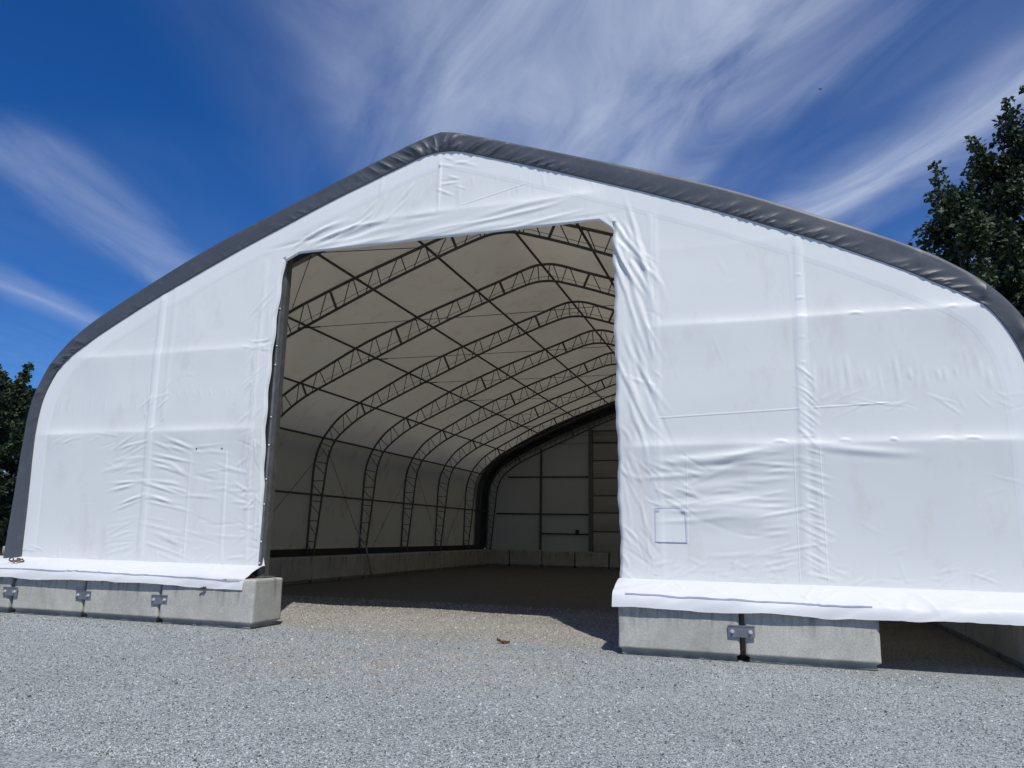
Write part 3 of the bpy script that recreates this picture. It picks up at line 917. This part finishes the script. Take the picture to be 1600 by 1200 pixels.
# ------------------------------------------------------------------ trusses
def cyl_unit():
    g = Geo(); g.tube([(0, 0, 0), (0, 0, 1)], 1.0, 6); return g.mesh('web_unit')
ME_WEB = cyl_unit(); ME_WEB.materials.append(M_STEEL)
def rod_matrix(a, b, r):
    a, b = Vector(a), Vector(b); d = b - a
    q = d.to_track_quat('Z', 'Y')
    return Matrix.Translation(a) @ q.to_matrix().to_4x4() @ Matrix.Diagonal((r, r, d.length, 1))
PITCHW = .63
smax = CH_s[-1]
def web_list():
    out = []                                   # (side, outer s a, kind, O, I, r)
    K = int((smax - .1) / PITCHW)
    for k in range(0, K + 1):
        s = .16 + k * PITCHW if k == 0 else k * PITCHW
        o, i = chord_at(s)
        heavy = k in (2, 7, 12)
        out.append((k, 'perp', o, i, .034 if heavy else .014))
        o2, _ = chord_at(s + PITCHW * .14); _, i2 = chord_at(min(s + PITCHW * .70, smax - .05))
        out.append((k, 'diag', o2, i2, .013))
    return out
WEBS = web_list()
def truss(i):
    y = FY + i * BAY
    if i == 0: y += .32
    if i == 8: y -= .14
    g = Geo()
    for half in (CH_half, IN_half):
        P = mirror(half)[::2]
        g.tube(np.stack([P[:, 0], np.full(len(P), y), P[:, 1]], 1), .036 if half is CH_half else .033, 8)
    for sd in (-1, 1):
        g.box((RX + sd * 8.485 - .2, y - .09, .792), (RX + sd * 8.485 + .2, y + .09, .815))
    t = part('truss', g.mesh('truss'), M_STEEL, label=('curved steel roof truss just inside the doorway' if i == 1 else None))
    rest = Geo()
    for (k, kd, o, q, r) in WEBS:
        for sd in (-1, 1):
            a = (RX + sd * o[0], y, o[1]); b = (RX + sd * q[0], y, q[1])
            single = (1 <= i <= 5) and (sd < 0 or o[0] < 3.0)
            if i in (1, 2) and sd < 0 and o[0] > 7.2: single = False
            if single:
                w = link('web_bar', ME_WEB, None, t)
                w.matrix_local = rod_matrix(a, b, r)
            else:
                rest.tube([a, b], r, 6)
    ro = part('web_bars', rest.mesh('web_bars'), M_STEEL, t); ro['kind'] = 'stuff'
    # thin tie across and the rod along the lower chord
    if i == 0: return
    c = Geo()
    c.tube([(RX - 4.95, y, 6.17), (RX, y, 6.14), (RX + 4.95, y, 6.17)], .007, 6)
    for sd in (-1, 1):
        c.tube([(RX + sd * 4.95, y, 6.17), (RX + sd * 4.35, y, 6.165)], .016, 6)
    part('tie_cable', c.mesh('tie_cable'), M_CABLE, t)
    c = Geo()
    P = mirror(IN_half * .70 + np.stack([np.interp(np.linspace(0, 1, len(IN_half)), np.linspace(0, 1, len(CH_half)), CH_half[:, k]) for k in (0, 1)], 1) * .30)
    P = P[(P[:, 1] > 5.6)][::3]
    c.tube(np.stack([P[:, 0], np.full(len(P), y + .05), P[:, 1]], 1), .006, 6)
    part('tie_rod', c.mesh('tie_rod'), M_CABLE, t)
for i in range(9):
    truss(i)

# purlins
PUR = [0.0]
for dx in (1.76, 3.45, 5.27, 6.95): PUR += [-dx, dx]
for dx in PUR:
    z = np.interp(abs(dx), CH_half[:, 0], CH_half[:, 1])
    g = Geo(); g.tube([(RX + dx, y, z - .075) for y in np.linspace(FY + .12, BY - .12, 9)], .031, 8)
    part('purlin', g.mesh('purlin'), M_STEEL)
for z, sd in ((4.50, -1), (4.50, 1), (2.70, -1), (2.70, 1)):
    x = np.interp(-z, -CH_half[:, 1], CH_half[:, 0]) - .07
    g = Geo(); g.tube([(RX + sd * x, y, z) for y in np.linspace(FY + .12, BY - .12, 9)], .033, 8)
    part('wall_girt', g.mesh('wall_girt'), M_STEEL)
# cross bracing wires on the side walls and in the first roof bay
def wire(pts, r, m, name='brace_wire'):
    g = Geo(); g.tube(pts, r, 6); part(name, g.mesh(name), m)
for sd in (-1, 1):
    xw = RX + sd * 8.25
    wire([(xw, 21.4, 4.15), (xw, 18.7, 1.9), (xw + .05 * sd, 17.95, .95)], .008, M_CABLE)
    wire([(xw, 21.6, 4.15), (xw, 23.7, 1.65)], .008, M_CABLE)
    wire([(xw, 27.6, 3.9), (xw, 24.9, .95)], .007, M_CABLE)
    wire([(xw, 28.3, 4.1), (xw, 30.9, .95)], .007, M_CABLE)
    wire([(xw, 34.3, 4.0), (xw, 31.5, .95)], .007, M_CABLE)
wire([(RX - 8.25, 23.66, 1.70), (RX - 8.1, 24.2, 1.05), (RX - 7.93, 24.45, 0.0)], .03, M_GUARD, 'cable_guard')
wire([(RX - 3.57, 12.9, 7.17), (RX - 5.08, 14.55, 6.64)], .009, M_CABLE)
wire([(RX - 3.4, 12.95, 7.24), (RX - 2.0, 14.55, 7.80)], .009, M_CABLE)

# ------------------------------------------------------------------ front door frame
def jambs():
    g = Geo(); x = DL
    g.box((x - .16, FY + .20, .80), (x - .045, FY + .32, 7.0))
    j = part('door_post', g.mesh('door_post', False), M_STEEL)
    g = Geo(); g.box((x - .10, FY + .09, .80), (x - .055, FY + .197, 6.55)); part('door_rail', g.mesh('door_rail', False), M_RAIL, j)
    g = Geo(); g.box((x - .30, FY + .12, .80), (x - .103, FY + .16, 6.55)); part('door_seal', g.mesh('door_seal', False), M_DARK, j)
    for z in (5.55, 4.85, 4.50, 3.55, 3.05, 2.45, 2.02, 1.38, 1.02):
        g = Geo(); g.tube([(x - .075, FY + .091, z), (x - .075, FY + .075, z)], .016, 8); part('bolt', g.mesh('bolt'), M_BOLT, j)
    g = Geo(); g.box((x - .24, FY + .02, .782), (x + .05, FY + .36, .80)); part('base_plate', g.mesh('base_plate', False), M_RAIL, j)
    g = Geo(); g.box((x - .26, FY - .03, .801), (x - .10, FY + .015, .822)); part('red_strap', g.mesh('red_strap', False), M_RED, j)
    g = Geo(); g.box((DR + .10, FY + .30, .80), (DR + .215, FY + .43, 6.9)); part('door_post', g.mesh('door_post', False), M_STEEL)
    g = Geo(); g.box((DL - .045, FY + .20, 6.70), (DR + .05, FY + .30, 6.80)); part('door_header', g.mesh('door_header', False), M_STEEL)
    for dx in (-5.7, 5.7):
        zt = float(z_top(RX + dx)) - .1
        g = Geo(); g.box((RX + dx - .05, FY + .28, .80), (RX + dx + .05, FY + .38, zt)); part('wall_post', g.mesh('wall_post', False), M_STEEL)
jambs()

# ------------------------------------------------------------------ far end wall
def far_wall():
    path = mirror(TR_half)
    xs = np.linspace(MIDX[0] + .02, MIDX[-1] - .02, 120)
    nz = 40
    X = np.repeat(xs[:, None], nz, 1)
    Z = .74 + (np.maximum(z_top(xs), 1.1)[:, None] - .74) * np.linspace(0, 1, nz)[None]
    Y = BY + .01 + vnoise2(X * .9, Z * .9, 51) * .03
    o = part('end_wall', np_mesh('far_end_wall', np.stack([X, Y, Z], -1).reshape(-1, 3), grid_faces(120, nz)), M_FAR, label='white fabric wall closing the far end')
    for dx in (-5.7, 5.7):
        g = Geo(); g.box((RX + dx - .05, BY - .14, .80), (RX + dx + .05, BY - .04, float(z_top(RX + dx)) - .3)); part('wall_post', g.mesh('wall_post', False), M_STEEL, o)
    for dx in (-3.08, 3.08):
        g = Geo(); g.box((RX + dx - .11, BY - .20, .80), (RX + dx + .11, BY - .04, float(z_top(RX + dx)) - .3)); part('wall_post', g.mesh('wall_post', False), M_RAIL, o)
    for z, x0, x1 in ((2.60, -8.1, -3.19), (4.48, -7.5, -3.19), (1.62, -5.65, -3.19), (2.60, 3.19, 8.1), (4.48, 3.19, 7.5)):
        g = Geo(); g.tube([(RX + x0, BY - .07, z), (RX + x1, BY - .07, z)], .04, 8); part('wall_girt', g.mesh('wall_girt'), M_STEEL, o)
    # roll-up fabric door with stiffener ribs
    zs = [.80, 1.77, 2.69, 3.53, 4.41, 5.29, 6.2, 6.80]
    for a, b in zip(zs[:-1], zs[1:]):
        n, mz = 60, 12
        X = np.repeat(np.linspace(RX - 2.96, RX + 2.96, n)[:, None], mz, 1); t = np.linspace(0, 1, mz)[None]
        Zp = a + .02 + (b - a - .04) * t + 0 * X
        Yp = BY - .10 - .05 * np.sin(pi * t) + vnoise2(X * 1.6 + a * 7, Zp * 1.6, 52) * .06 * np.sin(pi * t)
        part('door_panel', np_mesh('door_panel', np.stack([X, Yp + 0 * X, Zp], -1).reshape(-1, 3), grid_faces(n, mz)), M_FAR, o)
        g = Geo(); g.tube([(RX - 2.96, BY - .11, b), (RX + 2.96, BY - .11, b)], .028, 8); part('door_rib', g.mesh('door_rib'), M_RAIL, o)
    g = Geo(); g.box((RX - 3.85, BY - .24, 1.66), (RX - 3.68, BY - .10, 1.84)); g.box((RX - 3.80, BY - .17, 1.55), (RX - 3.76, BY - .12, 1.66)); part('junction_box', g.mesh('junction_box', False), M_DARK, o)
far_wall()

# ------------------------------------------------------------------ concrete blocks
def block_mesh(L, D, Hh, seed):
    """rounded, slightly chipped block; origin at base centre, long axis X"""
    nx, ny, nz = 34, 18, 26
    def face(axis, sgn, na, nb):
        a = np.linspace(-1, 1, na); b = np.linspace(-1, 1, nb)
        A, B = np.meshgrid(a, b, indexing='ij')
        P = np.zeros((na, nb, 3)); ax = [k for k in range(3) if k != axis]
        P[..., axis] = sgn; P[..., ax[0]] = A; P[..., ax[1]] = B
        F = grid_faces(na, nb)
        # axis 0: (y,z); axis 1: (x,z); axis 2: (x,y)
        flip = (sgn > 0) == (axis == 1)
        return P.reshape(-1, 3), (F if not flip else F[:, ::-1])
    V, Fs, n = [], [], 0
    for ax, (na, nb) in ((0, (ny, nz)), (1, (nx, nz)), (2, (nx, ny))):
        for sg in (-1, 1):
            v, f = face(ax, sg, na, nb)
            V.append(v); Fs.append(f + n); n += len(v)
    V = np.concatenate(V); Fs = np.concatenate(Fs)
    # push samples towards the edges so that the rounding is well sampled
    V = np.sign(V) * np.abs(V) ** .75
    hs = np.array([L / 2, D / 2, Hh / 2]); r = .030
    P = V * hs
    c = np.clip(P, -(hs - r), hs - r)
    d = P - c
    ln = np.linalg.norm(d, axis=1)
    ok = ln > 1e-6
    P[ok] = c[ok] + d[ok] / ln[ok][:, None] * np.minimum(r, ln[ok])[:, None]
    nrm = P / hs; nrm = np.sign(nrm) * np.abs(nrm) ** 8; nrm /= np.linalg.norm(nrm, axis=1)[:, None] + 1e-9
    s = seed * 13.7
    nz_ = vnoise2(P[:, 0] * 2 + P[:, 1] + s, P[:, 2] * 2.5 + P[:, 1] * 2 + s, 61) * .012 + vnoise2(P[:, 0] * 9 + s, P[:, 2] * 9 + P[:, 1] * 9 + s, 62) * .005
    edge = np.sum(np.abs(P / hs) > .93, axis=1) >= 2
    chip = np.clip(vnoise2(P[:, 0] * 7 + s, P[:, 2] * 7 + P[:, 1] * 5 + s, 63) - .28, 0, 1) * .10
    P = P + nrm * nz_[:, None] - nrm * (edge * chip)[:, None]
    # ragged casting lip at the bottom
    lowm = P[:, 2] < -Hh / 2 + .075
    P[lowm] -= nrm[lowm] * np.array([1, 1, 0]) * (.050 + .035 * (vnoise2(P[lowm][:, 0] * 12 + s, P[lowm][:, 1] * 12 + s, 64)[:, None] + .3))
    P[:, 2] += Hh / 2
    me = np_mesh('concrete_block', P, Fs)
    bm = bmesh.new(); bm.from_mesh(me); bmesh.ops.remove_doubles(bm, verts=bm.verts, dist=.0015); bmesh.ops.recalc_face_normals(bm, faces=bm.faces); bm.to_mesh(me); bm.free()
    for p in me.polygons: p.use_smooth = True
    me.materials.append(M_CONC)
    return me

def plate_mesh():
    g = Geo(); g.box((-.17, -.014, -.075), (.17, 0, .075)); g.box((-.17, -.022, .062), (.17, -.0145, .075)); return g.mesh('connector_plate', False)
ME_PLATE = plate_mesh(); ME_PLATE.materials.append(M_PLATE)
def bolt_mesh():
    g = Geo(); g.tube([(0, .0, 0), (0, -.03, 0)], .017, 6); g.tube([(0, .004, 0), (0, -.006, 0)], .028, 8); return g.mesh('bolt', False)
ME_BOLT = bolt_mesh(); ME_BOLT.materials.append(M_BOLT)
def plate(block, wx, wz):
    p = link('connector_plate', ME_PLATE, None, block)
    M = block.matrix_world
    loc = block.location
    p.location = (wx - loc.x, -.40 - .018, wz)
    p.rotation_euler = (0, random.uniform(-.02, .02), 0)
    for s in (-1, 1):
        b = link('bolt', ME_BOLT, None, p); b.location = (s * .115, -.016, -.005)

def block(x, y, L, D, Hh, seed, rz, label, group, me=None, z=-.015):
    o = link('concrete_block', me or block_mesh(L, D, Hh, seed), None, None, (x, y, z))
    o.rotation_euler = (0, 0, rz)
    tag(o, label, 'concrete block', group)
    return o

GF = 'concrete blocks under the front wall'
YB = 10.95 + .40
bl = []
for k, (x0, x1, lab) in enumerate(((-14.92, -13.30, 'concrete block at the left edge under the skirt, only its end showing'),
                                    (-13.23, -11.59, 'concrete block below the rope tangle, second from the left edge under the skirt'),
                                    (-11.52, -9.89, 'concrete block between two connector plates, beside the doorway end block'),
                                    (-9.83, -7.97, 'concrete block carrying the door post at the left side of the doorway'),
                                    (-1.99, -.375, 'clean concrete block at the right side of the doorway'),
                                    (-.305, 1.33, 'stained concrete block right of the lone plate, beside the dark gap'))):
    o = block((x0 + x1) / 2, YB + (0, .02, .0, -.03, 0, .01)[k], x1 - x0, .80, .79, k + 1, (0, .004, -.006, .0, .004, -.004)[k], lab, GF)
    bl.append(o)
for b, wx in ((bl[0], -13.26), (bl[1], -11.55), (bl[2], -9.85), (bl[4], -.345)):
    plate(b, wx, .40)

ORD = ['first', 'second', 'third', 'fourth', 'fifth', 'sixth', 'seventh', 'eighth', 'ninth', 'tenth', 'eleventh', 'twelfth', 'thirteenth', 'fourteenth', 'fifteenth', 'sixteenth']
variants = [block_mesh(1.635, .80, .79, 20 + k) for k in range(5)]
GI = 'concrete blocks along the inside walls'
ys_l = [19.39 - 1.668 * 4 + .834 + 1.668 * k for k in range(16)]
vis0 = 3
for k, y in enumerate(ys_l):
    if y + .83 > 38.6: break
    lab = '%s concrete block from the doorway end of the shaded row along the left wall' % ORD[k]
    block(RX - 8.58, y, 0, 0, 0, 0, pi / 2 + random.uniform(-.008, .008), lab, GI, variants[k % 5], -.02 + random.uniform(-.01, .01))
for k in range(16):
    y = 11.34 + .83 + 1.664 * k
    if y + .83 > 38.6: break
    lab = 'nearest concrete block of the right wall row, beyond the dark gap' if k == 0 else '%s concrete block from the front of the row along the right wall' % ORD[k]
    block(RX + 8.58, y, 0, 0, 0, 0, pi / 2 + random.uniform(-.008, .008), lab, GI, variants[(k + 2) % 5], -.02)
for k in range(10):
    dx = -7.17 - .85 + 1.69 * k + .02
    if dx > 8: break
    lab = '%s concrete block from the left corner of the far wall row' % ORD[k]
    block(RX + dx, 37.72, 0, 0, 0, 0, random.uniform(-.006, .006), lab, GI, variants[(k * 2 + 1) % 5], -.02)

# ------------------------------------------------------------------ trees
def tree(loc, height, crown_r, crown_z0, n_leaf, leaf, seed, label, m, name='tree', group='trees behind the building', lobes=26, squash=1.0):
    r_ = np.random.default_rng(seed)
    root = empty(name, loc)
    tag(root, label, 'tree', group)
    g = Geo()
    n = 12
    tz = np.linspace(-.2, height * .93, n)
    wob = np.cumsum(r_.normal(0, .10, (n, 2)), axis=0) * np.linspace(0, 1, n)[:, None]
    tp = np.stack([wob[:, 0], wob[:, 1], tz], 1)
    g.tube(tp, np.interp(np.linspace(0, 1, n), [0, .08, 1], [height * .022, height * .016, .02]), 8)
    centers = []
    L = Geo(); V_all = []
    for k in range(lobes):
        f = (k + r_.random()) / lobes
        z = crown_z0 + (height - crown_z0) * (f ** .9)
        rad = crown_r * (np.interp(f, [0, .15, .4, .7, .9, 1], [.55, .9, 1.0, .72, .38, .1])) * (.55 + .6 * r_.random())
        a = k * 2.39996 + r_.random() * .8
        base_z = z - rad * .35
        b0 = np.array([np.interp(base_z, tz, wob[:, 0]), np.interp(base_z, tz, wob[:, 1]), base_z])
        tip = b0 + np.array([cos(a) * rad, sin(a) * rad, rad * .55 + .3])
        mid = (b0 + tip) / 2 + np.array([0, 0, -.12 * rad]) + r_.normal(0, .1, 3)
        g.tube([b0, mid, tip], [max(.02, rad * .028), max(.014, rad * .018), .008], 5)
        for j in range(5):
            t = .35 + .65 * (j + r_.random()) / 5
            p = (1 - t) ** 2 * b0 + 2 * t * (1 - t) * mid + t * t * tip
            centers.append((p + r_.normal(0, .25, 3), .22 + .42 * r_.random() * (1.15 - t * .6)))
    for k in range(lobes):                                  # upright twigs standing out of the outline
        p = centers[5 * k + 4][0]
        for q in range(4):
            p = p + np.array([r_.normal(0, .10), r_.normal(0, .10), .24 + .16 * r_.random()]) * height / 14
            centers.append((p, .30 - .045 * q))
    centers.append((tp[-1] + np.array([0, 0, .2]), .35))
    g_me = g.mesh('trunk'); 
    tr = link('trunk', g_me, M_BARK, root)
    C = np.array([c for c, _ in centers]); Rr = np.array([q for _, q in centers]) * (height / 14)
    w = Rr ** 2; w /= w.sum()
    idx = r_.choice(len(C), n_leaf, p=w)
    d = r_.normal(size=(n_leaf, 3)); d /= np.linalg.norm(d, axis=1)[:, None]
    rad = r_.random(n_leaf) ** .5
    P = C[idx] + d * (rad * Rr[idx])[:, None] * np.array([1.15, 1.15, .8 * squash])
    # droopy kite leaves
    ax = d * .6 + r_.normal(size=(n_leaf, 3)) * .7 + np.array([0, 0, -.35]); ax /= np.linalg.norm(ax, axis=1)[:, None]
    nn = r_.normal(size=(n_leaf, 3)) + np.array([0, 0, .8]); sd = np.cross(ax, nn); sd /= np.linalg.norm(sd, axis=1)[:, None] + 1e-9
    sz = leaf * (.6 + .8 * r_.random(n_leaf))[:, None]
    up = np.cross(sd, ax)
    V = np.stack([P, P + ax * sz * .45 + sd * sz * .36 + up * sz * .08, P + ax * sz, P + ax * sz * .45 - sd * sz * .36 + up * sz * .08], 1)
    F = np.arange(n_leaf * 4).reshape(-1, 4)
    cr = link('crown', np_mesh('crown', V.reshape(-1, 3), F, False), m, root)
    return root
tree((10.3, 31.5, 0), 16.7, 3.3, 4.0, 52000, .19, 101, 'tallest dark leafy tree rising behind the right roof edge', M_LEAF, lobes=46)
tree((7.1, 28.5, 0), 13.1, 2.0, 3.0, 17000, .18, 103, 'smaller leafy tree left of the tallest one, behind the right eave', M_LEAF2, lobes=26)
tree((9.4, 27.0, 0), 13.0, 2.6, 2.0, 26000, .18, 104, 'dense low tree filling in beneath the tallest tree at right', M_LEAF, lobes=26)
tree((13.9, 30.0, 0), 15.6, 3.4, 3.0, 28000, .19, 105, 'leafy tree at the right edge of the photo', M_LEAF2, lobes=28)
tree((-28.6, 21.6, 0), 6.7, 1.9, .8, 16000, .17, 106, 'bushy tree at the left edge of the photo', M_LEAF2, lobes=24)
tree((-29.8, 23.8, 0), 7.2, 1.7, .8, 14000, .17, 107, 'slim tree whose top shows just outside the left grey trim', M_LEAF2, lobes=22)
tree((-33.5, 25.0, 0), 7.6, 2.4, .6, 12000, .2, 108, 'tree standing further back beyond the left edge', M_LEAF, lobes=22)

# dry grass verge at the left
def grass():
    n = 9000
    x = rng.uniform(-40, -20, n); y = rng.uniform(17, 24, n)
    keep = (x < -14.6 - 0) & (y > 16.5)
    x, y = x[keep], y[keep]; n = len(x)
    h = rng.uniform(.25, .8, n); a = rng.uniform(0, 2 * pi, n); w = .02
    lean = rng.normal(0, .18, (n, 2))
    b = np.stack([x, y, np.full(n, -.02)], -1); dx = np.stack([np.cos(a) * w, np.sin(a) * w, 0 * a], -1)
    t = b + np.stack([lean[:, 0], lean[:, 1], h], -1)
    V = np.stack([b - dx, b + dx, t], 1)
    o = link('grass_verge', np_mesh('grass_verge', V.reshape(-1, 3), np.arange(3 * n).reshape(-1, 3), False), M_GRASS)
    tag(o, 'dry yellowish grass below the trees at left', 'grass', kind='stuff')
grass()

# ------------------------------------------------------------------ small loose things
def dead_leaf():
    n = 14
    u = np.linspace(-1, 1, n); v = np.linspace(-1, 1, 7)
    U, W = np.meshgrid(u, v, indexing='ij')
    wid = np.sqrt(np.clip(1 - np.abs(U) ** 1.8, 0, 1)) * .055
    X = U * .10; Y = W * wid
    Z = .012 + .05 * (np.clip(-U - .2, 0, 1)) ** 1.5 + .030 * W ** 2 * (1 - U * .3) + .006 * np.sin(U * 9)
    V = np.stack([X, Y, Z], -1)
    V2 = V.copy(); V2[..., 2] -= .004
    g = Geo(); g.add(V.reshape(-1, 3), grid_faces(n, 7)); g.add(V2.reshape(-1, 3), grid_faces(n, 7)[:, ::-1])
    o = link('dead_leaf', g.mesh('dead_leaf'), M_DEAD, None, (-3.76, 11.23, -.006))
    o.rotation_euler = (0, 0, .35)
    tag(o, 'curled brown leaf lying alone on the gravel in the doorway', 'leaf')
dead_leaf()
def rope(name, c, size, n, seed, label):
    r_ = np.random.default_rng(seed)
    t = np.linspace(0, 1, n * 8)
    k = r_.normal(0, 1, (5, 3)); ph = r_.random((5, 3)) * 6.28
    P = sum(k[j] * np.sin(2 * pi * (j + 1) * t[:, None] * 1.3 + ph[j]) / (j + 1) ** .6 for j in range(5))
    P /= np.abs(P).max(0); P *= np.array([size, size * .35, size * .22])
    P[:, 2] -= P[:, 2].min()
    g = Geo(); g.tube(P, .012, 6)
    o = link(name, g.mesh(name), M_ROPE, None, c)
    tag(o, label, 'rope', 'rope tangles on the left skirt')
rope('rope_tangle', (-13.45, 11.12, .905), .19, 14, 3, 'brown rope tangle lying on the skirt at the left corner of the building')
rope('rope_tangle', (-8.93, 10.862, .60), .07, 8, 4, 'tiny rope knot caught at the skirt hem over the door-post block')
def bird():
    g = Geo()
    g.tube([(-.16, 0, 0), (-.08, 0, .01), (.05, 0, .01), (.14, 0, 0), (.22, 0, -.005)], [.01, .04, .045, .025, .004], 6)
    for s in (-1, 1):
        g.add([(-.02, .02 * s, .02), (.07, .02 * s, .02), (.05, .18 * s, .09), (-.03, .18 * s, .09), (.03, .36 * s, .05), (.0, .36 * s, .05)], [[0, 1, 2, 3], [3, 2, 4, 5]])
    o = link('bird', g.mesh('bird'), M_DARK, None, (6.6, 69, 42.3))
    o.rotation_euler = (.5, .2, .8)
    tag(o, 'tiny dark bird flying high in the sky right of the roof', 'bird')
bird()
